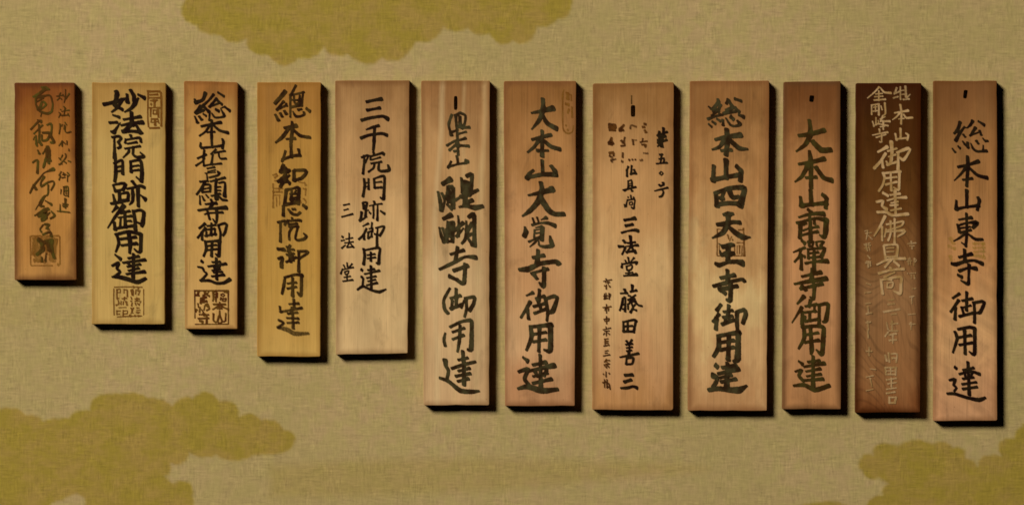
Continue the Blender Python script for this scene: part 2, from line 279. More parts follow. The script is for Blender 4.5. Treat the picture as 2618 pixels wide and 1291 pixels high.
TXT['seal4'] = """@690,420,7.055,25,.5 60,200,30 120,180; 60,420,30 60,360; 60,440,30 230,440,30; 60,500,40 220,500,30; 60,580,30 60,780,35; 60,560,25 180,560,25; 120,600,25 120,760,20; 175,590,25 175,740,20; 90,240,40 140,210,30; 170,430,25 170,500; 620,330,25 650,380,35; 650,440,30 640,560,25; 610,620,25 650,680,25 630,740,20; 540,640,25 560,700,20; 90,300,25 150,310,20; 60,460,20 60,540; 600,340,20 520,320,20; 600,440,24 650,460,20"""

TXT['main5'] = """@850,200,3.528,24 310,215,26 375,200,28 440,190,32; 315,290,28 375,280,24 425,270,28; 265,380,28 340,360,28 450,345,28 500,370,32; 305,465,14 360,445,26 415,430,26; 260,540,28 330,515,28 440,500,26 490,515,28; 380,440,24 375,560,32 368,650,22;
285,700,18 285,770,22 275,860,24; 265,715,20 320,695,22 310,730,18 295,760,20; 370,670,20 375,695,20; 340,700,14 345,735,20; 350,705,18 455,675,24 460,690,22; 360,735,16 430,715,18; 350,770,18 440,755,20; 380,765,18 370,810,22 325,845,18; 420,760,18 415,820,24 440,840,26 510,830,30 500,785,18;
285,910,20 290,970,26 275,1065,24; 325,910,18 325,1000,22; 300,945,14 330,940,14; 295,980,14 325,975,14; 375,910,20 380,990,22; 380,905,16 465,885,24 465,1000,26 460,1090,28 430,1075,14; 390,940,14 440,935,18; 385,990,20 440,985,22
@900,500,9.073,40 250,180,50 270,310,50; 260,160,40 350,160,50 330,250,50; 270,240,60 320,250,60 310,480,60; 330,350,40 380,340,30; 220,390,60 200,540,60; 180,580,60 260,540,50 330,490,45; 510,140,50 530,200,50; 400,240,25 520,210,35 690,190,40; 490,230,45 500,400,50 490,520,45; 590,210,35 590,400,50 585,570,55; 400,390,40 430,415,40; 660,360,40 750,420,55;
370,650,50 250,710,30; 330,770,50 270,900,55 160,1010,50; 270,920,60 280,1010,55; 460,630,40 450,770,40; 400,770,35 480,750,35 470,830,45; 370,860,45 370,990,45; 380,850,40 450,820,40 450,950,50; 370,990,45 460,940,40; 550,750,40 740,710,50 710,820,55 640,930,50; 590,770,35 575,1000,60 580,1200,60; 520,890,40 650,920,45
@850,560,3.528,20 280,270,22 290,330,26 280,405,26; 290,280,16 420,260,24 420,330,24 415,400,28 395,395,16; 345,300,18 345,375,22; 315,325,14 380,315,18; 315,355,14 385,345,18; 260,455,22 268,462,20; 260,520,20 275,535,20 270,600,20; 225,635,18 275,605,24 350,640,22 420,655,28 480,632,14; 345,425,22 350,620,22; 320,460,18 375,450,20; 290,495,16 420,465,22; 310,530,16 390,515,18; 320,560,14 385,545,18; 310,595,16 400,575,22"""
TXT['side5'] = """@850,200,3.528,15 100,1145,14 150,1135,16; 105,1190,14 140,1180,14; 85,1250,16 180,1225,18
@850,560,3.528,14 90,160,18; 80,195,14 105,190; 85,260,18 115,235,12; 150,130,14 150,210,16; 120,180,12 180,170,14; 110,215,12 185,205,14; 150,215 130,250,14; 130,255,14 185,250,16; 165,225 190,255,16; 130,395,14 135,430,16; 100,415,14 110,435; 175,405,16 155,430; 90,450,14 75,490,18; 90,455,12 185,435,16; 110,475,12 145,465,14 140,490,14 115,500,12 110,475; 130,500,14 130,540,14; 105,525,12 160,515,14; 95,560,14 180,548,18"""

TXT['main6'] = """@1110,230,6.045,40 270,390,40 225,530,45 245,640,40 265,700,50; 330,400,50 345,560,40; 330,400,40 400,360,45 480,400,40 470,520,40 430,590,50; 395,420,50 405,570,60; 350,570,40 430,580,50; 450,585,40 540,580,45; 280,650,40 360,620,35; 350,580,40 370,1000,40; 380,680,35 490,650,35; 200,860,40 320,790,40 400,775,40 480,750,45; 240,930,45 330,850,40; 400,860,40 530,870,45; 310,950,40 370,940,40; 355,820,60 360,870; 350,1030,40 370,1140,40; 260,1110,35 215,1200,40; 220,1190,40 360,1150,35 490,1130,40; 490,1100,55 520,1110,50
@1100,430,6.048,60 200,240,70 300,180,90; 120,370,40 150,500,60 170,650,60; 180,390,40 220,500,40 190,620,50; 270,290,50 300,450,120; 300,290,60 350,310,60 350,600,70; 250,440,60 290,520,60; 260,560,40 330,630,50; 230,450,60 300,480,60; 390,490,50 480,440,45; 480,160,40 490,380,40; 570,120,60 640,100,60 630,350,60; 560,250,130 560,370,140; 480,440,60 620,390,70 730,340,50; 540,400,80 530,570,70; 550,540,80 640,500,70; 450,600,35 560,585,60 680,610,80 800,590,60;
210,780,60 310,730,80; 140,920,30 170,1050,50 210,1150,40; 190,930,40 220,1050,35 200,1140,40; 270,830,40 250,1130,55; 290,850,50 360,840,50 350,1000,55 340,1130,55; 260,960,60 250,1120,50; 320,880,60 300,1060,40; 250,1130,45 340,1130,45; 430,740,30 440,880,45 430,1040,50; 380,960,50 500,850,60; 410,1050,50 510,930,30; 555,820,30 560,950,50 540,1090,50 490,1160,40; 600,750,60 670,720,70 680,950,60 680,1190,70; 570,960,70 640,860,60; 590,1030,60 670,1010,50; 580,1080,40 650,1190,50
@1070,620,3.024,26,.96 300,40,28 285,140,32; 250,90,22 345,60,28; 165,205,22 280,150,30 360,110,22 440,115,32; 275,215,30 375,180,32; 360,170,30 350,310,34 310,300,26; 240,260,30 300,290,28; 240,355,20 195,440,24 200,510,26 225,545,24; 290,360,24 290,420,30; 250,430,22 320,410,26; 260,450,24 255,510,24; 250,510,26 330,480,28; 290,430,28 290,490,26; 330,500,20 350,450,16; 360,430,22 430,420,28 425,470,28 395,520,30; 365,440,26 370,510,24 355,570,20;
205,700,16 195,750,24 205,795,22; 245,650,22 330,610,24 400,600,30 410,640,30 405,820,34 380,825,20; 320,640,22 315,750,26 300,840,18; 265,690,20 350,660,22; 265,745,20 345,715,24; 205,910,34 210,950,28 230,990,26 220,1045,24; 165,1045,22 230,1070,28 320,1140,36 400,1150,32 465,1145,18; 340,840,26 350,950,32 350,1095,30; 310,905,22 375,890,24; 260,970,24 350,940,28 435,920,22; 310,990,22 390,970,26; 290,1030,24 395,1010,26; 305,1070,22 380,1050,28"""

TXT['main7'] = """@1280,200,3.024,28 325,165,30 330,230,36; 240,270,18 320,255,32 400,235,40; 330,230,36 300,320,34 240,395,14; 325,290,26 360,350,34 430,390,34; 320,410,26 320,600,32; 245,475,22 320,455,30 385,440,28; 300,470,34 260,530,26 210,572,18; 340,490,26 390,530,32 455,550,30; 285,560,26 365,560,18; 320,640,26 325,740,28; 205,770,36 220,740,32 250,715,24; 200,770,28 320,745,34 425,745,36; 390,680,26 420,720,34 425,750,30;
310,810,30 320,860,34; 215,905,18 310,885,36 395,860,44; 320,860,36 290,950,44 230,1020,36 170,1065,18; 310,930,40 370,1020,44 420,1050,38 485,1050,34
@1320,540,10.585,60 440,190,50 480,310,60; 560,170,50 600,290,50; 670,230,30 800,180,90; 430,370,70 640,320,60 850,320,90 1040,390,100; 230,430,60 260,560,140 220,660,120; 490,510,50 480,720,60 540,740,50; 520,440,40 640,420,60 700,440,120 680,760,110; 520,500,40 640,490,40; 530,590,50 640,580,50; 520,720,50 620,700,60; 340,820,60 480,760,50; 580,740,60 480,860,60 360,960,25; 600,800,40 620,920,60 760,960,90 960,930,120 940,820,110 910,680,60
@1280,620,2.886,26,.96 275,60,28 270,150,38; 240,110,24 315,95,28; 140,200,26 200,195,40 290,155,34 400,140,32 425,155,34; 225,225,18 345,195,24; 320,190,30 315,320,34 285,295,16; 240,230,32 265,265,24; 235,370,24 190,390,14; 215,440,28 150,550,20; 195,490,26 205,560,24; 285,350,24 280,420,28; 260,410,18 320,395,24; 245,470,22 320,450,24; 270,420,26 300,500,24; 250,520,22 330,490,24; 330,420,24 345,500,26 340,575,18; 330,415,22 390,395,28 415,410,28 385,500,34 360,515,24;
220,620,26 225,700,32 190,790,20; 225,620,24 370,605,34; 365,610,36 365,790,38 320,790,18; 285,630,28 280,800,24; 240,675,22 330,660,22; 240,730,22 330,715,24; 165,845,18 195,870,30; 135,950,24 200,930,30 175,1000,28 200,1040,26; 130,1075,22 200,1060,38 300,1090,42 415,1080,28; 290,830,24 295,1060,30; 240,900,24 330,880,28; 205,945,22 390,905,36; 240,985,18 340,960,24; 240,1035,24 370,1005,28; 255,955 270,985,22; 335,940 320,980,22"""
TXT['seal7'] = """@1430,215,9.4,30,.6 110,150,26 80,300,35 85,1000,30 130,1150,40 220,1190,40 310,1150,26 340,1000,18; 200,230,70 200,360,70; 150,480,50 220,500,60; 230,620,50 200,700,40; 300,560,40 310,800,40; 160,1000,35; 200,1110,40; 280,260,30 290,400,30"""

TXT['main8'] = """@1500,200,3.967,20 420,900,22 405,940,20; 408,930,22 408,995,22; 455,890,20 450,970,22; 445,975,22 495,960,24; 480,930,22 498,970,24; 420,1045,16 420,1110,20; 420,1045,14 455,1035,18 460,1110,20; 425,1070,10 455,1068,10; 425,1090 455,1088,10; 370,1135,18 495,1105,22; 420,1120,20 385,1145,16; 445,1120,18 460,1145,22
@1500,500,4.5375,22 510,0,18 515,30,20; 480,20,14; 545,25,18; 470,50,18 455,125,22; 470,55,16 555,45,20 550,110,20 545,155,22 515,135,14; 495,80,14 530,75,14 525,110,14 495,105,12 495,80,12; 440,110 440,135,14; 440,285,34 500,275,34 555,265,44; 455,350,36 530,335,34; 405,430,26 480,410,24 560,400,36 595,410,34;
425,520,28 445,545,30; 375,590,34 425,590,28; 410,680,22 445,610,28; 505,475,36 520,600,34; 450,590,16 590,575,30; 475,550,22 560,540,24; 510,590,26 465,660,26; 460,655,28 560,640,32; 535,620,24 565,665,28; 480,720,24 490,775,24; 445,750,18 455,770,20; 545,725,26 515,760,16; 410,790,22 405,830,28; 410,795,20 580,770,30 570,795,22; 460,820,22 465,860,22; 460,820,16 525,805,20 515,855,22 465,865,18; 490,865,20 485,915,24; 450,900,16 530,890,20; 430,930,20 575,915,36
@1570,730,9.07,45 420,0,70 420,120,60; 380,140,50 510,110,60; 150,180,40 300,170,50; 240,90,60 280,170,60; 230,280,50 260,270,40 250,590,55; 200,300,50 180,430,60 130,570,45; 200,440,40 250,440,45; 190,540,35 250,540,40; 330,230,40 370,240,40; 490,220,45 330,330,45; 420,280,60 450,300,50; 320,330,40 470,300,50; 410,300,50 340,420,50 310,430,40; 380,370,40 490,360,60; 490,380,50 560,450,50 640,470,45; 400,400,45 430,520,45 380,610,60; 320,470,45 320,540,40; 440,540,45 510,570,50; 480,440,40 410,540,40;
210,840,45 220,1060,60; 210,840,45 450,790,60 520,820,50; 500,820,60 450,1070,60; 210,1060,55 450,1060,60; 310,840,50 315,1050,55; 230,940,50 420,930,50
@1500,760,4.233,22 430,470,24 440,485,24; 485,460,24 450,510,22; 425,510,22 490,500,24; 430,545,18 490,535,20; 435,580,22 480,570,22; 460,500,18 460,620,22; 360,645,18 460,625,26 555,605,28; 430,650,20 425,720,24; 430,660,18 500,650,28 490,715,24 430,720,20; 450,600 440,650,18; 415,840,32 490,835,36; 410,910,36 475,890,34; 370,980,22 440,975,34 500,960,28 540,975,34"""
TXT['number8'] = """@1660,320,6.684,40 240,60,50 240,200,50; 170,120,45 150,180,45; 140,180,40 300,120,40; 190,190,50 270,190,50; 180,230,60 220,230,50; 150,260,45 150,310,40; 170,300,50 290,255,45; 210,240,50 200,360,50; 190,320,45 140,365,25; 210,320,45 230,375,35; 180,505,35 220,500,35; 205,520,35 190,640,30; 170,580,30 250,570,35 240,640,30; 120,660,25 300,645,35; 175,825,24 200,795,24 235,825,24 200,855,24 175,825,24; 170,1020,35 185,1040,35; 235,990,45 240,1020,45 190,1040,35; 90,1125,20 200,1095,35 310,1070,35; 210,1100,30 240,1140,35 215,1210,40 170,1225,30"""
TXT['address8'] = """@1530,690,3.97,12,.8 75,90,14 85,105; 50,115,10 130,98,14; 70,125,12 110,125,14; 95,120,12 95,140; 60,160,14 70,165; 80,150,12 78,190,16; 105,155,12 115,170,16; 60,240,10 60,290,14; 75,235,12 75,280; 50,265,8 95,260,10; 55,295,14 90,285,14; 105,240,14 120,245,16 115,270,14; 105,240,12 110,295,14; 80,350,12 82,380; 45,380,12 125,370,14; 65,390,10 65,410; 65,390 100,385,14 100,410,14; 80,380,12 80,435,12; 80,470,12 82,545,12; 55,500,12 105,490,16 100,515,12; 60,500,10 62,520,10 100,512; 75,575,12 78,590; 45,605,10 120,588,14; 60,620,10 105,615,12; 80,620,12 78,665,14; 60,640,10 50,655; 95,640,12 110,650,14;
65,700,12 65,765,12; 60,700,12 95,695,12; 75,720,14 95,720,14; 75,740,14 95,740,14; 55,770,14 105,760,14; 65,820,10 95,815,12; 65,840 90,838,10; 50,870,14 110,858,16; 80,905,14 60,930,14; 70,915,10 110,915,14; 70,920 105,950,12; 55,960,12 110,950,12; 80,950,12 80,990,14; 65,975; 95,970,12 105,985,12; 75,1030,10 75,1080,14; 50,1055,12; 105,1045,14 110,1050; 60,1110,12 60,1190,10; 45,1140,16 75,1130,14; 85,1110,14 90,1140,14; 80,1150,14 105,1150,14; 85,1165,14 85,1190,16; 110,1165,14 115,1205,14; 95,1180,14"""
TXT['smudge8'] = """@1540,300,9.77,50,.9 200,220,120 300,230,120; 180,330,50 320,330,50; 200,240,120 300,300,80; 1050,170,55 1080,180; 1010,250,55 1050,250; 1060,330,50 1090,380,60; 230,520,60 200,660,120 240,650,100; 160,640,50
@1540,300,9.77,50,.78 530,200,60 450,300,90; 430,340,60 520,330,60; 480,590,60 520,640,60; 560,510,40 540,600,50; 470,720,50 560,710,60 550,660,50; 760,570,50 770,680,50; 190,900,70 270,880,70 280,960,50; 190,970,50; 1010,540,40 1010,600,40; 950,625,40 1110,600,45; 990,685,45 1080,690,60 1070,740,50; 510,900,50 510,1000,50; 495,1105,50; 670,1070,45; 750,1060,40; 825,1060,35
@1540,300,9.77,50,.6 700,280,50 720,200,40 840,240,50; 1030,900,40 1130,905,45; 960,1080,60 990,1070; 220,1080,50 330,1050,40; 240,1000,60 240,1110; 810,575,15 860,575"""
TXT['crack8'] = """@1500,200,3.967,20,.6 455,180,12 455,260,16"""

TXT['main9'] = """@1800,230,11.546,80 400,280,70 420,370,110 260,560,90; 130,490,40 230,580,80 400,600,100; 480,450,90 420,600,100; 280,650,90 420,620,90; 380,640,70 220,760,60; 120,860,80 330,780,70 540,740,60; 440,710,60 520,740,60; 130,1010,50 220,1090,60; 240,940,60 330,1000,70; 380,860,60 470,920,70; 550,890,70 560,1040,80; 910,270,80 1090,330,80; 700,290,80 660,400,80; 720,310,80 830,500,90; 860,480,60 640,590,60; 840,540,80 580,690,80; 600,700,80 920,640,80; 920,540,80 1030,650,90;
640,840,50 780,1040,70 920,1070,70 1060,1020,100 980,910,60; 790,800,100 860,870,90; 1030,740,80 1160,800,100
@1750,200,3.022,32 325,400,34 330,480,40 320,590,34; 240,475,24 320,455,34 430,440,38; 310,470,36 270,530,28 215,552,16; 350,480,30 420,540,36 485,548,18; 285,560,22 360,555,24; 320,635,36 320,770,34; 225,680,28 220,790,36; 215,785,34 320,765,34 430,745,34; 400,680,28 435,720,36 430,790,34; 240,890,30 250,985,36; 245,885,28 350,850,34 450,845,40 460,870,38 430,980,46; 250,975,32 340,965,34 430,970,34; 300,880,28 285,935,28; 345,870,34 370,920,36 415,915,26; 250,920,26 300,930,24
@1810,540,7.9385,80 320,70,60 420,60,110 500,50,60; 400,80,110 410,200,90; 190,270,70 360,260,110 500,220,80 640,230,80; 390,260,90 300,430,100 90,540,40; 430,330,70 560,440,100 700,520,110 850,525,40; 300,720,80 460,680,90 520,680,60; 400,720,100 400,1000,90; 270,880,70 400,870,130 510,850,80; 150,1060,60 220,1090,90 400,1030,60; 400,1030,70 560,1020,90 690,1050,110; 240,800,30 280,900,50; 220,660,20 290,700,40
@1750,620,2.887,28,.96 315,205,26 320,290,36; 270,260,26 365,240,30; 215,320,24 310,295,30 420,270,24 440,285,24; 260,345,32 385,320,28; 340,310,32 335,425,34 310,420,20; 270,350,32 300,375,26
@1750,620,2.887,26,.86 265,460,26 240,495,30; 250,530,28 210,580,22; 235,560,30 230,635,28; 325,465,26 320,530,28; 290,510,20 350,500,24; 285,550,22 350,540,22; 280,600,28 360,570,28; 300,550,24 300,590,24; 325,540,24 330,580,24; 385,520,28 385,590,30 390,650,24; 385,510,24 440,495,30 450,530,34 430,590,28
@1750,620,2.887,26,.95 250,690,30 250,770,34 215,835,26; 260,685,26 400,660,34; 395,670,36 390,850,44 365,875,26; 325,690,30 320,860,32; 265,735,24 360,720,26; 265,790,26 360,770,26; 230,905,30 240,915,28; 210,980,36 240,995,30 230,1030,28 210,1060,26; 180,1085,28 250,1075,34 340,1085,40 400,1085,44 455,1055,20; 315,890,26 310,1060,36; 280,920,26 375,905,30; 250,965,24 390,930,36; 260,995,20 340,975,26; 270,1025,24 375,1005,26"""
TXT['seal9'] = """@1810,540,7.9385,25,.6 190,370,25 185,900,25; 720,350,30 740,900,40; 640,700,30 640,860,25; 540,700,25 540,860,25; 200,905,20 740,905,20; 400,480,30 420,560,30; 620,380,25 720,380,25; 580,640,20 730,640,20; 690,700,20 690,880,25; 500,580,30; 200,360,18 330,380,20; 230,700,18 230,860,18; 590,700,14 590,860,16; 480,520,26 440,600,24"""

TXT['main10'] = """@1990,200,3.022,32 240,330,28 250,420,38; 160,445,26 240,435,36 350,405,36; 250,430,40 210,510,36 140,565,18; 265,490,34 330,555,46 400,555,38; 240,565,22 250,650,38 252,845,30; 160,665,22 250,650,32 350,625,36; 225,680,36 180,760,30 130,800,16; 290,690,30 350,770,34 410,790,36; 215,770,22 290,765,26; 248,870,30 255,975,36; 170,920,24 180,985,38; 180,985,34 260,975,30 370,965,34; 340,900,26 370,930,36 365,1000,30
@2020,520,7.058,55 320,110,50 380,170,70; 160,250,40 330,200,60 480,185,70 600,190,80; 350,200,50 350,300,60; 120,350,50 180,380,80 175,620,70; 180,350,60 350,290,50 480,270,60 640,300,80; 650,300,90 640,500,100 610,610,80 530,570,30; 240,380,50 290,360,40; 430,300,50 440,370,50; 230,490,40 340,450,40 500,420,50; 220,570,45 340,540,50 490,510,60; 360,330,60 365,560,80 370,690,70;
210,670,50 260,720,60; 60,880,30 180,830,50 260,800,50; 190,830,50 160,960,50 80,1050,40; 200,920,50 200,1180,65; 210,930,40 260,960,50; 330,700,50 350,770,50; 330,690,40 420,690,40 390,780,40; 470,700,40 480,760,40; 480,690,30 600,690,50 550,760,50; 320,830,40 330,990,50; 320,830,45 600,800,60 620,830,60 560,960,70; 330,980,40 560,960,50; 340,900,40 500,880,50; 430,810,50 430,1000,70 430,1200,70; 280,1080,50 430,1050,50 660,1040,80
@1990,620,2.889,24 250,200,28 245,275,34; 175,250,20 310,220,30; 120,305,18 230,285,32 350,265,34; 165,340,24 320,305,28; 265,310,28 258,415,26 235,400,14; 175,320 200,350,24; 185,400,30 140,450,16; 170,480,24 100,590,10; 175,510,24 175,600,28; 235,430,26 225,470,24; 200,470,18 280,455,22; 190,515,18 275,505,20; 195,545,20 195,575; 230,520,20 230,575,22; 200,580,22 290,565,24; 265,470,18 265,510; 300,460,22 300,605,26; 300,460,22 365,455,28 350,570,32 330,585,20;
185,620,24 190,700,30 150,780,18; 175,625,24 260,615,26 330,625,30 330,700,34 320,820,32 280,790,14; 235,630,26 245,780,32 240,820,20; 200,680,20 290,665,22; 195,735,22 295,720,26; 150,875,16 175,895,24; 125,950,16 170,940,24 150,980,24 185,1020,22; 115,1055,20 190,1050,30 270,1085,34 370,1055,30; 255,840,24 255,1050,30; 220,880,20 300,870,24; 190,915,18 335,890,28; 205,950,16 305,930,24; 210,985,16 310,970,22; 200,1015,20 325,1005,26"""

TXT['main11'] = """@2190,200,7.053,40,.9 790,490,45 810,640,50 800,820,45; 690,630,35 800,610,45 920,590,55; 780,630,45 720,700,40 650,750,22; 850,660,35 900,720,50 1000,715,45; 760,740,25 850,730,30; 790,920,50 795,1080,50; 700,1010,40 720,1110,50; 720,1100,45 920,1080,45; 890,1000,35 930,1030,50 915,1110,45
@2190,200,7.053,40,.8 400,170,40 330,250,40 200,360,25; 430,180,30 500,260,45 610,270,50; 400,240,35 400,400,40; 350,290,30 460,280,30; 330,340,30 470,330,30; 320,400,35 510,385,45; 270,500,30 270,650,40; 270,490,30 400,470,40; 400,480,45 400,660,45; 310,530,25 360,520,25; 340,480,25 340,600,30; 300,600,30 370,590,30; 440,510,30 460,570,30; 510,460,45 520,640,45 490,670,30; 350,720,30 350,840,35; 290,790,35 310,870,35; 310,860,30 390,820,35; 390,770,25 400,830; 470,690,40 430,780,35; 430,740,30 510,700,30; 470,780,50 590,780,50; 420,830,35 560,860,40; 480,790,50 480,920,40; 430,880,30 500,870,30;
410,930,40 420,1000,40; 290,1030,25 430,1000,40 550,980,45; 360,1070,35 520,1020,35; 450,1020,35 450,1150,40 420,1150,35
@2190,200,7.053,40,.6 720,190,50 690,270,50; 680,290,30 760,250,40; 670,360,40 740,340; 790,170,40 790,380,40; 880,160,50 890,340,50; 800,230,30 880,220,30; 800,300,30 890,290,30; 850,390,40 940,380,40; 960,300,30 920,340,40
@2200,360,6.347,50 420,110,70 290,180,45; 400,220,60 330,330,60 230,440,60; 350,330,50 365,430,50; 500,30,70 510,200,70 490,360,60; 450,170,40 580,130,40; 460,260,30 560,230,40; 420,340,35 450,390,50; 440,390,50 580,350,50; 610,200,50 610,460,60; 600,190,50 760,130,70 800,160,50 700,310,60 640,280,40; 370,530,50 390,600,50 360,720,50 300,810,45; 370,530,45 640,500,50; 630,510,50 620,790,55 540,760,30; 490,530,40 500,800,50; 410,610,40 580,590,40; 420,710,50 580,670,45;
370,850,50 440,890,50; 270,990,50 360,980,60 350,1060,50 420,1110,60; 280,1160,50 420,1160,60 520,1210,60 760,1190,60; 560,820,60 570,1180,50; 490,880,40 630,860,50; 440,970,35 580,930,40 730,920,55; 500,1010,30 600,990,40; 490,1050,40 600,1040,40; 500,1130,40 650,1100,40
@2190,540,5.294,38,.95 380,80,50 320,200,45 240,330,30; 345,220,40 345,390,35; 410,180,30 520,160,35 630,140,40 600,200,35 420,260,30; 400,250,35 380,340,30; 410,280,25 640,260,50 640,290,40 560,340,30; 460,140,35 460,300,35 430,390,35; 515,110,35 515,440,38; 370,480,40 390,630,40; 380,460,35 550,460,40 540,620,45; 410,500,20 500,495,20; 410,550,20 500,545,20; 390,620,30 540,610,30; 280,720,30 440,650,45 650,640,45; 460,660,50 390,750,40; 510,680,40 570,735,40;
460,770,40 470,800,40; 310,840,45 450,800,40 630,780,45; 510,830,30 380,890,35; 330,930,40 350,1110,45; 340,930,35 590,890,50 600,1000,50 590,1110,55 500,1080,25; 420,920,30 470,930,30; 420,970,30 490,960,30 480,1030,30 420,1030,30; 415,980,28 415,1030"""
TXT['small11'] = """@2180,620,2.884,14,.68 265,425,10 300,420,10; 260,455,12 305,450,12; 230,510,14 345,490,14; 285,530,10 320,525; 250,590,10 260,640; 280,600,12 330,595; 290,580,12 290,650,12; 270,650,10 330,650,12; 240,690,12 260,660; 270,680,12 320,670,14; 270,720,12 320,715; 295,680 295,740,10; 240,830,14 250,870; 265,815,14 270,880,12; 285,820,12 325,820,12 320,880,12; 290,850 320,850,10; 240,920,14 245,970,12; 245,920,12 320,920,14; 318,925 315,975,12; 245,970,12 315,970,12; 280,925,10 280,970; 250,945,10 315,945,10; 250,1010,12 320,1000; 260,1040,10 320,1030; 285,1000,12 285,1060; 250,1080,10 320,1070; 250,1110,12 310,1100; 270,1140,12 320,1140,12; 320,1140 310,1180; 270,1180 310,1180; 270,1140 270,1180"""
TXT['right11'] = """@2190,540,5.294,15,.62 740,410,20 745,440; 690,440,14 800,430,18; 720,470,14 780,470,14; 750,470,16 750,510,16; 700,640,12 700,720,14; 720,630,14 730,720,14; 680,680,10 750,670; 780,640,14 775,730,14; 780,640 810,660,12 790,690; 690,840,12; 720,840,10 800,835,10; 740,860,12 740,910,14; 780,860,14 785,910,14
@2180,620,2.884,11,.6 440,340,8 465,338; 420,400,10 450,395; 435,400 435,450,8; 410,530,8 460,525; 420,600 460,600,8; 430,590 430,640,8"""
TXT['left11'] = """@2190,540,5.294,15,.62 110,270,14 150,260; 120,300,16 200,290,14; 150,270,16 130,380,14; 160,330 210,380,14; 100,450,14 180,430; 130,440,16 130,520,14; 160,440,14 180,530,12; 110,500 170,490,12; 150,600,16 180,640; 130,680,14 190,680; 150,690,16 150,760,14; 180,700 190,740,16
@2180,620,2.884,11,.6 90,20,10 130,20; 100,30 110,60,10; 95,150,12 130,150; 115,140,12 115,180,12; 100,300,8 130,310; 90,370,10 130,365; 95,450,10 130,445; 112,470 115,520; 100,525 140,518; 110,580,12 115,640,12; 100,590 130,585,12; 110,650,12 115,700; 120,770,10 120,830,12; 100,800 140,800; 130,930,8 170,935; 100,990,10 150,980; 130,1000 140,1060,10; 100,1090,8 150,1080"""

TXT['main12'] = """@2410,290,9.769,60 430,230,80 380,390,90 290,500,60; 540,340,50 430,490,80 330,670,90; 370,440,90 440,470,60; 510,530,50 560,590,50; 240,880,40 310,970,50; 380,820,40 430,870,55; 500,700,40 550,770,60 640,850,60; 620,740,70 630,850,70; 740,200,80 690,290,70 610,360,40; 580,360,30 540,360,30; 890,200,50 1030,290,70; 810,370,80 750,460,70 680,560,50; 690,550,50 880,480,40; 920,440,60 960,540,55; 700,750,30 760,880,60 860,950,60 1090,940,70; 1010,800,30 1010,930,60; 840,690,60 890,760,50; 1000,620,30 1060,690,60 1120,690,50
@2370,200,2.886,22 298,580,22 300,650,28 292,795,22; 230,655,20 300,640,22 375,615,28; 290,655,24 250,705,18 200,755,8; 310,660,18 370,715,24 440,735,26; 265,750,16 330,740,20; 292,830,26 292,950,24; 215,905,18 215,965,28; 215,965,24 290,950,20 380,940,24; 375,880,20 385,905,28 370,970,22
@2410,530,6.048,40 365,100,40 370,400,45 355,600,40; 250,190,30 370,170,40 440,160,50; 230,270,40 260,380,50; 240,280,35 370,240,35 520,240,70 470,310,50; 270,320,30 420,300,30; 270,390,40 430,350,40; 340,410,35 260,470,35 170,520,18; 390,410,30 500,490,50 610,495,40; 290,545,20 360,590,35; 335,660,50 345,830,60; 255,770,40 440,720,55; 140,870,45 200,880,60 340,835,50 480,820,45 610,870,55; 260,980,50 390,935,40 510,945,60; 405,890,50 400,1050,40 390,1180,55 280,1130,25; 235,1045,40 290,1075,50
@2370,640,2.886,20 235,320,22 190,350,18; 230,370,24 175,450,20; 210,420,20 205,505,24; 292,310,22 290,380,24; 260,370,18 330,355,22; 290,380,20 290,440,22; 255,420,20 270,470,20; 260,420,14 320,405,16; 240,485,22 340,460,22; 345,390,20 350,460,22 348,530,22; 340,385,20 410,375,24 420,390,24 390,455,26 365,460,16; 205,600,20 220,650,24 190,750,16; 230,580,20 310,565,24 350,575,26; 350,580,26 348,760,28 310,745,12; 275,590,24 280,760,22; 235,640,18 320,625,22; 240,695,20 330,680,22;
205,860,20 215,868,20; 165,955,16 205,950,24 195,990,20 215,1010,18 200,1035,16; 150,1055,18 200,1055,22 300,1085,24 380,1100,28 425,1085,20; 300,825,22 310,1060,24; 265,880,16 340,865,20; 240,910,18 320,890,20 385,910,22; 265,945,18 340,935,18; 260,985,18 360,970,18; 265,1020,20 365,1005,20; 275,900 285,940,18; 330,900 320,935,16"""
TXT['seal12'] = """@2410,530,6.048,30,.36 120,480,50 170,560,50; 90,600,40 190,640,40; 470,560,40 640,560,40; 480,630,34 650,620,34; 490,690,34 640,680,40; 470,740,40 640,770,50; 120,760,50 130,820,40; 620,560,24 630,760,24"""

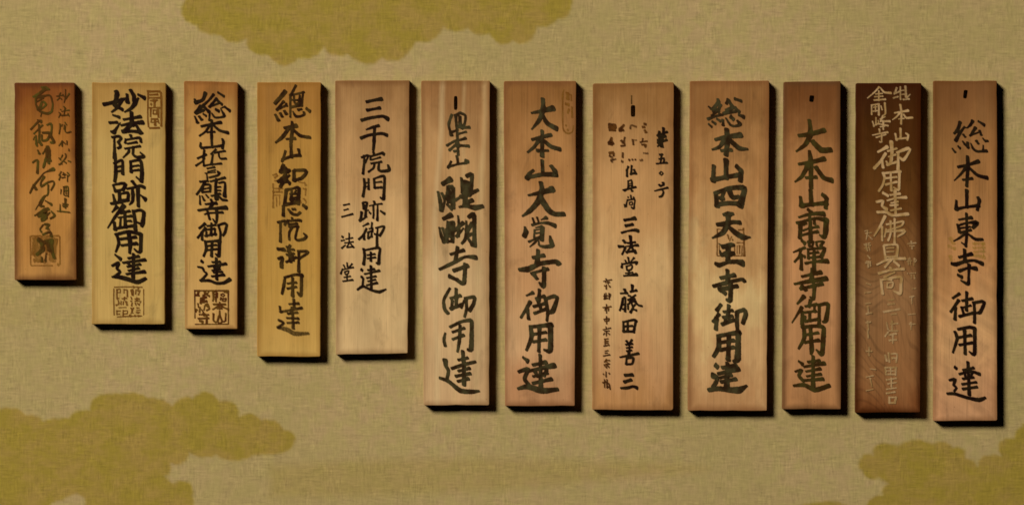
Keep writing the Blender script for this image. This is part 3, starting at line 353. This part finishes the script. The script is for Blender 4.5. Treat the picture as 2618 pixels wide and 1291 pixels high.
# ------------------------------------------------------------------ the twelve plaques: corners in photo pixels (TL, TR, BR, BL), wood tones from foot to head
PLAQUES = [
 dict(quad=[(36.5,212),(191,212),(196,716),(37,716)], edge=(84,38,4), ew=.10, ek=0.76,
  tone=[(0,(180,128,64)),(.35,(178,122,54)),(.7,(164,104,36)),(1,(122,64,12))], grow=1.0,
  label='shortest plaque of the row, orange-brown wood with cursive writing above a square stamp',
  parts=[('seal_stamp','faint','faded square seal outline',"seal1"),('inscription','olive',None,'cursive'),('inscription','olive','small thin column on the right','cursive_side')]),
 dict(quad=[(235,211),(424,212),(421.5,829),(234,829)], edge=(140,96,34), ek=0.51, blot=.26, fig=.26,
  tone=[(0,(196,160,88)),(.4,(192,156,84)),(.75,(190,154,84)),(1,(170,130,64))], grow=1.12,
  label='yellowish plaque with the boldest black writing and small seals at top right and foot',
  parts=[('seal_stamp','brown','tall narrow brown seal','seal2a'),('seal_stamp','brown','faded square brown seal','seal2b'),('inscription','black',None,'bold2')]),
 dict(quad=[(470,207.5),(608,211),(607,841),(473,841)], edge=(120,70,22), grow=1.04, ek=0.61, fib=.3,
  tone=[(0,(202,158,90)),(.4,(194,150,80)),(.75,(186,140,72)),(1,(158,104,46))],
  label='narrow honey-coloured plaque with a dense dark square stamp below its writing',
  parts=[('seal_stamp','dark','dense dark square seal','seal3'),('inscription','black',None,'main3')]),
 dict(quad=[(657.5,211),(821,211),(819,911.5),(657.5,911.5)], edge=(140,92,26), ek=0.56, blot=.32,
  tone=[(0,(196,156,80)),(.3,(186,142,64)),(.7,(176,130,56)),(1,(160,110,46))],
  label='golden yellow plaque whose brush writing fades to brown in the last character',
  parts=[('seal_stamp','faint','very faint reddish seal behind the writing','seal4'),('inscription','sepia',None,'main4')]),
 dict(quad=[(857,207),(1047.5,206),(1042.7,903),(858.5,907)], edge=(110,66,26), ek=0.56, grow=1.16,
  tone=[(0,(206,172,118)),(.4,(198,160,106)),(.7,(182,140,88)),(1,(142,100,54))],
  label='tan plaque with slim writing, a second tiny column left and a bare foot',
  parts=[('inscription','black',None,'main5'),('inscription','black','tiny column on the left','side5')]),
 dict(quad=[(1076.6,207),(1253,207),(1251,1036),(1083,1036)], edge=(122,80,38), ek=0.56,
  tone=[(0,(196,158,110)),(.35,(200,164,114)),(.7,(184,142,90)),(1,(148,104,58))],
  streaks=[(.32,.20,.24,.07,(208,178,126),.5),(.61,.60,.5,.05,(200,166,112),.4),(.93,.84,.78,.07,(202,172,118),.4)],  # pale sheen put into the wood colour as soft streaks
  hole=(1165,264,9.5,36,0.0),
  label='pale streaked plaque with a long slot over flowing grey-black cursive characters',
  parts=[('inscription','soft',None,'main6')]),
 dict(quad=[(1288,208),(1473.5,207.5),(1470,1037.5),(1291,1037.5)], edge=(116,70,34), ek=0.66, fig=.3, grow=1.12,
  tone=[(0,(180,130,86)),(.2,(198,154,106)),(.5,(190,142,92)),(.75,(168,118,66)),(1,(138,92,44))],
  label='smooth pinkish-brown plaque with a faint tall oval stamp in its top right corner',
  parts=[('seal_stamp','faint','faint tall rounded seal','seal7'),('inscription','soft',None,'main7')]),
 dict(quad=[(1515.6,214),(1723,211),(1721.6,1048.7),(1514,1047)], edge=(122,78,38), ek=0.58, rad=7, fig=.3,
  tone=[(0,(174,126,74)),(.12,(190,142,92)),(.4,(206,166,110)),(.65,(188,142,88)),(1,(138,94,46))],
  hole=(1618.5,284.4,12,30,0.0),
  label='widest plaque, with slot, rows of small smudged characters and a tiny address column',
  parts=[('inscription','black',None,'main8'),('inscription','black','small number column at the upper right','number8'),('inscription','brownink','tiny address column at the lower left','address8'),('stamped_text','brownink','smudged rows of small stamped characters','smudge8'),('crack','olive','short hairline crack above the slot','crack8')]),
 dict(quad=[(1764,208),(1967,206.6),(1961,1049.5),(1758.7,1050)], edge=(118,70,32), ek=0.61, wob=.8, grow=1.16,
  tone=[(0,(176,130,82)),(.18,(194,152,100)),(.33,(206,172,114)),(.5,(188,144,90)),(.7,(172,124,72)),(1,(140,96,50))],  # palest stops, low on the board: a sheen painted into the wood tone
  label='reddish-tan plaque with a faint square stamp behind its fifth and sixth characters',
  parts=[('seal_stamp','brown','faint square seal behind the writing','seal9'),('inscription','soft',None,'main9')]),
 dict(quad=[(2004,210),(2149.5,208),(2150,1046),(2000,1046)], edge=(90,56,26), ek=0.78, fig=.7, grow=1.12, ew=.09, topk=.28, fib=.32,
  tone=[(0,(162,112,66)),(.25,(176,126,80)),(.5,(180,128,80)),(.75,(158,108,60)),(1,(112,66,26))],
  hole=(2075.4,253,12.5,17,0.1),
  label='narrow plaque with a small round hole in its dark stained top',
  parts=[('inscription','umber',None,'main10')]),
 dict(quad=[(2189,213),(2356,213),(2353,1054),(2187,1055)], edge=(56,20,0), ek=0.85, ew=.10, fig=.3, wob=.2, spec=.06, grow=.88,
  tone=[(0,(118,70,34)),(.12,(138,94,54)),(.35,(142,102,62)),(.5,(120,80,42)),(.66,(92,56,20)),(.85,(72,40,10)),(1,(54,25,5))],
  rings=(-.035,-.30,1.0,.36,1250.0,.22),
  label='dark brown plaque with pale carved lettering and wavy grain',
  parts=[('inscription','pale','pale carved characters','main11'),('inscription','pale','faint small carved centre column','small11'),('inscription','pale','faint tiny column on the right','right11'),('inscription','pale','faint tiny column on the left','left11')]),
 dict(quad=[(2387,207),(2549,207),(2550,1075),(2387,1076)], edge=(100,58,22), ek=0.56, topk=.5, fib=.4, fig=.75,
  tone=[(0,(188,138,94)),(.25,(188,142,92)),(.5,(172,122,72)),(.75,(150,104,56)),(1,(124,84,44))],
  ripple=(.75,-.6),
  hole=(2468.4,241.6,11,22,0.12),
  label='longest plaque, far right, with a small slot over thin black writing on rippled wood',
  parts=[('seal_stamp','gilt','almost vanished yellowish seal','seal12'),('inscription','black',None,'main12')]),
]

# ------------------------------------------------------------------ ink: brush strokes as thin sheets of ink with ragged edges
def ink_material(name, c0, c1, rough=.7):
    t = NT(name); L = t.link
    g = t.node('ShaderNodeNewGeometry').outputs['Position']
    ink = t.node('ShaderNodeAttribute', attribute_name='ink').outputs['Fac']
    n = t.noise(g, (700, 700, 260), detail=3, rough=.65)
    n2 = t.noise(g, (90, 90, 70), (5, 3, 1), detail=2)
    alpha = t.math('DIVIDE', t.math('ADD', t.math('SUBTRACT', ink, .12), t.math('MULTIPLY', t.math('SUBTRACT', n, .5), .95)), .68, clamp=True)
    col = t.mix(t.mapr(n2, .38, .66, 0, 1), lin(c0), lin(c1))
    L(col, t.bsdf.inputs['Base Color']); t.bsdf.inputs['Roughness'].default_value = rough
    t.bsdf.inputs['Specular IOR Level'].default_value = .05
    tr = t.node('ShaderNodeBsdfTransparent'); mx = t.node('ShaderNodeMixShader')
    L(alpha, mx.inputs[0]); L(tr.outputs[0], mx.inputs[1]); L(t.bsdf.outputs[0], mx.inputs[2])
    L(mx.outputs[0], t.out.inputs['Surface'])
    return t.m
INK = {
 'black': ink_material('black_ink', (26, 10, 4), (40, 28, 10)),
 'soft':  ink_material('soft_black_ink', (44, 28, 10), (66, 58, 32)),
 'olive': ink_material('aged_ink', (72, 44, 10), (78, 66, 18)),
 'sepia': ink_material('sepia_ink', (40, 20, 5), (70, 50, 16)),
 'umber': ink_material('weathered_ink', (52, 32, 6), (64, 54, 18)),
 'brownink': ink_material('brown_ink', (62, 30, 6), (92, 54, 14)),
 'brown': ink_material('brown_seal_ink', (104, 60, 14), (116, 76, 26)),
 'dark':  ink_material('dark_seal_ink', (74, 32, 6), (96, 64, 16)),
 'faint': ink_material('faded_seal_ink', (124, 76, 22), (140, 96, 36)),
 'gilt':  ink_material('faded_gilt_seal', (176, 130, 44), (168, 132, 60)),
 'pale':  ink_material('pale_inlay', (186, 150, 102), (160, 124, 72), .7),
}
RNG = random.Random(7)
LIN = lin

def parse(txt):
    """blocks '@x0,y0,scale,width,load' followed by strokes 'x,y[,w] x,y[,w]; ...' in that crop's pixels"""
    strokes = []; ox = oy = 0; s = 1; w0 = 20; load = 1.0
    for line in txt.replace('\n', ' ').split('@'):
        line = line.strip()
        if not line: continue
        head, _, rest = line.partition(' ')
        h = [float(q) for q in head.split(',')]
        ox, oy, s, w0 = h[:4]; load = h[4] if len(h) > 4 else 1.0
        for st in rest.split(';'):
            st = st.split()
            if not st: continue
            pts = []; w = w0
            for p in st:
                q = [float(a) for a in p.strip(',').split(',')]
                if len(q) > 2: w = q[2]
                pts.append((ox + q[0] / s, oy + q[1] / s, w / s))
            if len(pts) == 1:
                x, y, w = pts[0]; pts = [(x - .2*w, y - .15*w, w), (x + .2*w, y + .15*w, w)]
            strokes.append((load, pts))
    return strokes

def sample(pts, step=2.6):
    P = [np.array(p) for p in pts]
    if len(P) == 2: ctrl = [P[0], P[0], P[1], P[1]]
    else: ctrl = [P[0]] + P + [P[-1]]
    out = []
    for i in range(1, len(ctrl) - 2):
        a, b, c, d = ctrl[i-1:i+3]
        n = max(2, int(np.hypot(*(c - b)[:2]) / step))
        m1 = (c - a) * .36; m2 = (d - b) * .36
        for k in range(n):
            u = k / n
            q = (2*u**3-3*u**2+1)*b + (u**3-2*u**2+u)*m1 + (-2*u**3+3*u**2)*c + (u**3-u**2)*m2
            q[2] = b[2] + (c[2] - b[2]) * (3*u*u - 2*u**3)
            out.append(q)
    out.append(ctrl[-2].copy())
    return out

def brush_mesh(name, strokes, mat, parent, origin, soft=1.35, grow=1.0, lift=0.00012, jit=.06, slant=.5):
    V = []; F = []; A = []
    ox, oz = origin
    for si, (load, pts) in enumerate(strokes):
        q = sample(pts)
        m_ = sum(a[2] for a in q) / len(q)
        for i_, a in enumerate(q):
            u_ = abs(2 * i_ / max(1, len(q) - 1) - 1)
            a[2] = m_ * (a[2] / m_) ** 1.25 * (.90 + .17 * u_ ** 2)
        n = len(q)
        # tangents
        tg = []
        for i in range(n):
            d = q[min(i+1, n-1)][:2] - q[max(i-1, 0)][:2]
            l = np.hypot(*d); tg.append(d / l if l > 1e-6 else (tg[-1] if tg else np.array([1., 0.])))
        rows = []   # centre, tangent, half width, end fade
        h0 = q[0][2] / 2; h1 = q[-1][2] / 2
        for o in (1.0, .86, .55): rows.append((q[0][:2] - tg[0]*h0*o, tg[0], h0 * max(0, 1-o**2.8)**.36, o < .99))
        for i in range(n): rows.append((q[i][:2], tg[i], q[i][2] / 2 * (1 + RNG.uniform(-jit, jit)), True))
        for o in (.55, .86, 1.0): rows.append((q[-1][:2] + tg[-1]*h1*o, tg[-1], h1 * max(0, 1-o**2.8)**.36, o < .99))
        y0 = -(T + lift + si * 5e-6)
        b = len(V)
        for ri, (c, t, h, inside) in enumerate(rows):
            y = y0 - ri * 2.5e-7
            h *= grow
            ct = (t[0] + t[1]); cn = (-t[1] + t[0])
            sk = max(-.55, min(.55, .6 * ct / cn)) if abs(cn) > 1e-3 else (.55 if ct > 0 else -.55)
            sk *= slant
            nrm = np.array([-t[1], t[0]])
            outer = h + soft * .55
            inner = max(h - soft * .75, .30 * h)
            for k, a in ((-outer, 0.0), (-inner, 1.0), (inner, 1.0), (outer, 0.0)):
                p = c + nrm * k + t * (k * sk)
                x, z = px(p[0], p[1], T)
                V.append((x - ox, y, z - oz)); A.append(a * load if inside else 0.0)
        for r in range(len(rows) - 1):
            for k in range(3):
                i = b + r*4 + k
                F.append((i, i+1, i+5, i+4))
    o = mesh_obj(name, V, F, mat, parent)
    at = o.data.attributes.new('ink', 'FLOAT', 'POINT'); at.data.foreach_set('value', A)
    return o

# ------------------------------------------------------------------ wood
LAMP = key.location
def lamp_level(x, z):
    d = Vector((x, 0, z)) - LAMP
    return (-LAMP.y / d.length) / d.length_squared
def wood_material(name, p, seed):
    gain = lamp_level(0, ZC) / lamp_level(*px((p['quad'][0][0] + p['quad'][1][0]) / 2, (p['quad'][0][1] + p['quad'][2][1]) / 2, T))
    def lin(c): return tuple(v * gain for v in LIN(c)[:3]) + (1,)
    t = NT(name); L = t.link
    tc = t.node('ShaderNodeTexCoord'); ob = tc.outputs['Object']
    sg = t.node('ShaderNodeSeparateXYZ'); L(tc.outputs['Generated'], sg.inputs[0])
    so = t.node('ShaderNodeSeparateXYZ'); L(ob, so.inputs[0])
    u, v = sg.outputs[0], sg.outputs[2]
    off = (seed * 3.7, seed * 1.3, seed * 5.1)
    warp = t.noise(ob, (18, 1, 8), off, detail=5, rough=.6)
    blot = t.noise(ob, (22, 1, 9), (off[2], 0, off[0]), detail=4, rough=.6)
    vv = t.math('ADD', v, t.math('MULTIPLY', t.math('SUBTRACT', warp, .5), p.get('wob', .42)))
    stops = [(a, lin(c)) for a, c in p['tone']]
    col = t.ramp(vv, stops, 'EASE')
    # broad vertical figure, then fine fibre
    fig = t.noise(ob, (70, 1, 2.2), (off[1], 0, off[2]), detail=4, rough=.6, dist=.4)
    fib = t.noise(ob, (520, 1, 9), (off[0], 0, off[1]), detail=3, rough=.7)
    val = t.math('ADD', 1.0, t.math('MULTIPLY', t.math('SUBTRACT', fig, .5), p.get('fig', .50)))
    val = t.math('ADD', val, t.math('MULTIPLY', t.math('SUBTRACT', fib, .5), p.get('fib', .42)))
    val = t.math('ADD', val, t.math('MULTIPLY', t.math('SUBTRACT', blot, .5), p.get('blot', .72)))
    if p.get('rings'):
        # cathedral grain: warped rings around a heart line low on the board
        cx, cz, sx, sz, fr, amp = p['rings']
        dx = t.math('MULTIPLY', t.math('SUBTRACT', so.outputs[0], cx), sx)
        dz = t.math('MULTIPLY', t.math('SUBTRACT', so.outputs[2], cz), sz)
        nz = t.math('MULTIPLY', t.math('SUBTRACT', t.noise(ob, (20, 1, 9), off, detail=1), .5), .040)
        r = t.math('ADD', t.math('SQRT', t.math('ADD', t.math('MULTIPLY', dx, dx), t.math('MULTIPLY', dz, dz))), nz)
        sw = t.math('SINE', t.math('MULTIPLY', r, fr))
        line = t.mapr(sw, .35, .98, 0, 1)
        fade = t.mapr(v, .75, .45, 0, 1)
        pr = t.mapr(t.noise(ob, (30, 1, 30), (4, 0, 2), detail=2), .4, .6, .3, 1)
        val = t.math('SUBTRACT', val, t.math('MULTIPLY', t.math('MULTIPLY', line, t.math('MULTIPLY', fade, pr)), amp))
    if p.get('ripple'):
        mp = t.node('ShaderNodeMapping'); L(ob, mp.inputs[0]); mp.inputs['Rotation'].default_value = (0, p['ripple'][1], 0)
        rp = t.noise(mp.outputs[0], (14, 1, 75), (3, 0, 1), detail=3)
        val = t.math('ADD', val, t.math('MULTIPLY', t.math('MULTIPLY', t.math('SUBTRACT', rp, .5), t.mapr(v, .62, .30, 0, 1)), p['ripple'][0]))
    for (xt, xm, xb, wd, c, k) in p.get('streaks', []):
        bend = t.math('MULTIPLY', t.math('SUBTRACT', t.noise(ob, (.01, 1, 9), (xt * 9, 0, 3), detail=2), .5), .10)
        q1 = t.mapr(v, .5, 1.0, xm, xt); q0 = t.mapr(v, 0.0, .5, xb - xm, 0.0)
        ctr = t.math('ADD', t.math('ADD', q1, q0), bend)
        d = t.math('ABSOLUTE', t.math('SUBTRACT', u, ctr))
        m = t.math('MULTIPLY', t.mapr(d, 0.0, wd, 1, 0), k)
        col = t.mix(m, col, lin(c))
    hue = t.noise(ob, (16, 1, 10), (off[1], 0, off[0] + 4), detail=3)
    col = t.mix(t.mapr(hue, .36, .66, 0, .6), col, t.mix(1.0, col, (1.0, .93, .90, 1), 'MULTIPLY'))
    # old stains with soft outlines, dark pores along the grain, a few scratches
    st = t.noise(ob, (34, 1, 15), (off[2] + 2, 0, off[1]), detail=5, rough=.62, dist=.6)
    val = t.math('SUBTRACT', val, t.math('MULTIPLY', t.mapr(st, .54, .70, 0, 1), p.get('stain', .2)))
    po = t.noise(ob, (640, 1, 14), (off[1] + 5, 0, off[2]), detail=2, rough=.6)
    val = t.math('SUBTRACT', val, t.math('MULTIPLY', t.mapr(po, .60, .74, 0, 1), .27))
    li = t.noise(ob, (210, 1, 3.0), (off[0] + 1, 0, off[2]), detail=2)
    val = t.math('SUBTRACT', val, t.math('MULTIPLY', t.mapr(li, .60, .70, 0, 1), .10))
    sc_ = t.noise(ob, (18, 1, 340), (off[2], 0, off[0] + 7), detail=2)
    val = t.math('ADD', val, t.math('MULTIPLY', t.mapr(sc_, .68, .76, 0, 1), .06))
    val = t.math('ADD', val, .035)
    hsv = t.node('ShaderNodeHueSaturation'); L(col, hsv.inputs['Color']); L(val, hsv.inputs['Value'])
    col = hsv.outputs[0]
    # handled, sooted rim of old wood
    ew = p.get('ew', .075)
    du = t.math('MINIMUM', u, t.math('SUBTRACT', 1.0, u))
    dv = t.math('MULTIPLY', t.math('MINIMUM', v, t.math('SUBTRACT', 1.0, v)), p['aspect'])
    dd = t.math('MINIMUM', du, dv)
    dd = t.math('ADD', dd, t.math('MULTIPLY', t.math('SUBTRACT', blot, .5), ew * 1.3))
    m = t.math('MULTIPLY', t.mapr(dd, 0.0, ew * 1.5, 1, 0), p.get('ek', .55))
    col = t.mix(m, col, lin(p['edge']))
    if p.get('topk'):
        mt = t.math('MULTIPLY', t.mapr(t.math('ADD', v, t.math('MULTIPLY', t.math('SUBTRACT', fig, .5), .16)), .80, 1.02, 0, 1), p['topk'])
        col = t.mix(mt, col, lin(p['edge']))
    # tiny dents and specks
    sp = t.noise(ob, (420, 1, 300), (off[0], 0, 8), detail=1)
    col = t.mix(t.mapr(sp, .70, .80, 0, .45), col, lin(p['edge']))
    L(col, t.bsdf.inputs['Base Color'])
    L(t.mapr(blot, .3, .7, .42, .62), t.bsdf.inputs['Roughness'])
    t.bsdf.inputs['Specular IOR Level'].default_value = p.get('spec', .16)
    bp = t.node('ShaderNodeBump'); bp.inputs['Strength'].default_value = .30; bp.inputs['Distance'].default_value = .0006
    L(t.math('ADD', fib, t.math('MULTIPLY', fig, 2.0)), bp.inputs['Height']); L(bp.outputs[0], t.bsdf.inputs['Normal'])
    return t.m

def board_mesh(name, quad, mat, hole=None, rad=4.0, seed=0):
    """a hand-cut board: slightly wavy sides, softened corners and arrises, optional slot right through"""
    rg = random.Random(seed)
    rr = [rad * rg.uniform(.6, 1.35) for _ in range(4)]
    # outline in photo pixels, clockwise from top left
    c = [np.array(p, float) for p in quad]
    out = []
    for i in range(4):
        a, b = c[i], c[(i+1) % 4]
        d = (b - a); l = np.hypot(*d); d /= l; nrm = np.array([d[1], -d[0]])
        n = max(4, int(l / 26))
        ph = rg.uniform(0, 6.28); am = rg.uniform(.2, .6)
        for k in range(n + 1):
            s = rr[i] + (l - rr[i] - rr[(i+1) % 4]) * k / n
            w = am * math.sin(ph + s / l * 5.0) + rg.uniform(-.3, .3) - (rg.uniform(.4, 1.1) if rg.random() < .06 else 0)
            if k in (0, n): w = 0
            out.append(a + d*s + nrm*w)
        # rounded corner
        e = c[(i+2) % 4] - b; e /= np.hypot(*e)
        p0 = b - d*rr[(i+1) % 4]; p1 = b + e*rr[(i+1) % 4]
        for u in (.25, .5, .75): out.append((1-u)**2*p0 + 2*u*(1-u)*b + u*u*p1)
    cen = sum(c) / 4
    ox, oz = px(cen[0], cen[1], T)
    W = [px(p[0], p[1], T) for p in out]
    bm = bmesh.new()
    back = [bm.verts.new((x - ox, -0.0003, z - oz)) for x, z in W]
    front = [bm.verts.new((x - ox, -T, z - oz)) for x, z in W]
    n = len(W)
    for i in range(n):
        bm.faces.new((front[i], front[(i+1) % n], back[(i+1) % n], back[i]))
    ff = bm.faces.new(front); bm.faces.new(list(reversed(back)))
    bmesh.ops.recalc_face_normals(bm, faces=bm.faces[:])
    ed = [e for e in bm.edges if e.verts[0] in front and e.verts[1] in front] if False else [e for e in ff.edges]
    bmesh.ops.bevel(bm, geom=ed, offset=.0011, segments=3, profile=.6, affect='EDGES')
    me = bpy.data.meshes.new(name); bm.to_mesh(me); bm.free()
    for q in me.polygons: q.use_smooth = False
    o = bpy.data.objects.new(name, me); COL.objects.link(o)
    o.location = (ox, 0, oz); me.materials.append(mat)
    if hole:
        hx, hy, hw, hh, tilt = hole
        cb = bmesh.new(); k = 20; ring = []
        for j in range(k):
            a = 2*math.pi*j/k
            ex = math.copysign(abs(math.cos(a))**.45, math.cos(a)) * hw/2
            ey = math.copysign(abs(math.sin(a))**.45, math.sin(a)) * hh/2
            ring.append((hx + ex*math.cos(tilt) - ey*math.sin(tilt), hy + ex*math.sin(tilt) + ey*math.cos(tilt)))
        r = [px(a, b, T) for a, b in ring]
        v0 = [cb.verts.new((x - ox, -T - .004, z - oz)) for x, z in r]
        v1 = [cb.verts.new((x - ox, .004, z - oz)) for x, z in r]
        for j in range(k): cb.faces.new((v0[j], v0[(j+1) % k], v1[(j+1) % k], v1[j]))
        cb.faces.new(v0); cb.faces.new(list(reversed(v1)))
        bmesh.ops.recalc_face_normals(cb, faces=cb.faces[:])
        cm = bpy.data.meshes.new('cutter'); cb.to_mesh(cm); cb.free()
        co = bpy.data.objects.new('cutter', cm); COL.objects.link(co); co.location = o.location
        md = o.modifiers.new('slot', 'BOOLEAN'); md.object = co; md.operation = 'DIFFERENCE'; md.solver = 'EXACT'
        bpy.context.view_layer.update()
        dg = bpy.context.evaluated_depsgraph_get()
        nm = bpy.data.meshes.new_from_object(o.evaluated_get(dg))
        o.modifiers.clear(); o.data = nm
        if not nm.materials: nm.materials.append(mat)
        bpy.data.objects.remove(co); bpy.data.meshes.remove(cm); bpy.data.meshes.remove(me)
    return o, (ox, oz)

for i, p in enumerate(PLAQUES):
    q = p['quad']
    p['aspect'] = (q[3][1] - q[0][1]) / (q[1][0] - q[0][0])
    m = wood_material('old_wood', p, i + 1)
    o, org = board_mesh('wooden_plaque', q, m, p.get('hole'), p.get('rad', 4.0), i)
    o['label'] = p['label']; o['category'] = 'plaque'; o['group'] = 'row of wooden plaques on the wall'
    for k, (nm, ink, label, key) in enumerate(p['parts']):
        soft = 3.0 if nm == 'stamped_text' else 2.0 if ink in ('faint', 'brown', 'gilt', 'dark') else p.get('soft', 1.9)
        c = brush_mesh(nm, parse(TXT[key]), INK[ink], o, org, soft=soft, grow=(1.12 if nm == 'stamped_text' else (1.3 if ink == 'pale' else 1.08) if label and ('column' in label) else 1.36 if nm == 'seal_stamp' else p.get('grow', 1.12)), lift=.00012 + (.0005 if nm == 'inscription' else .00005) * (k + 1) * .3)
        if label: c['label'] = label
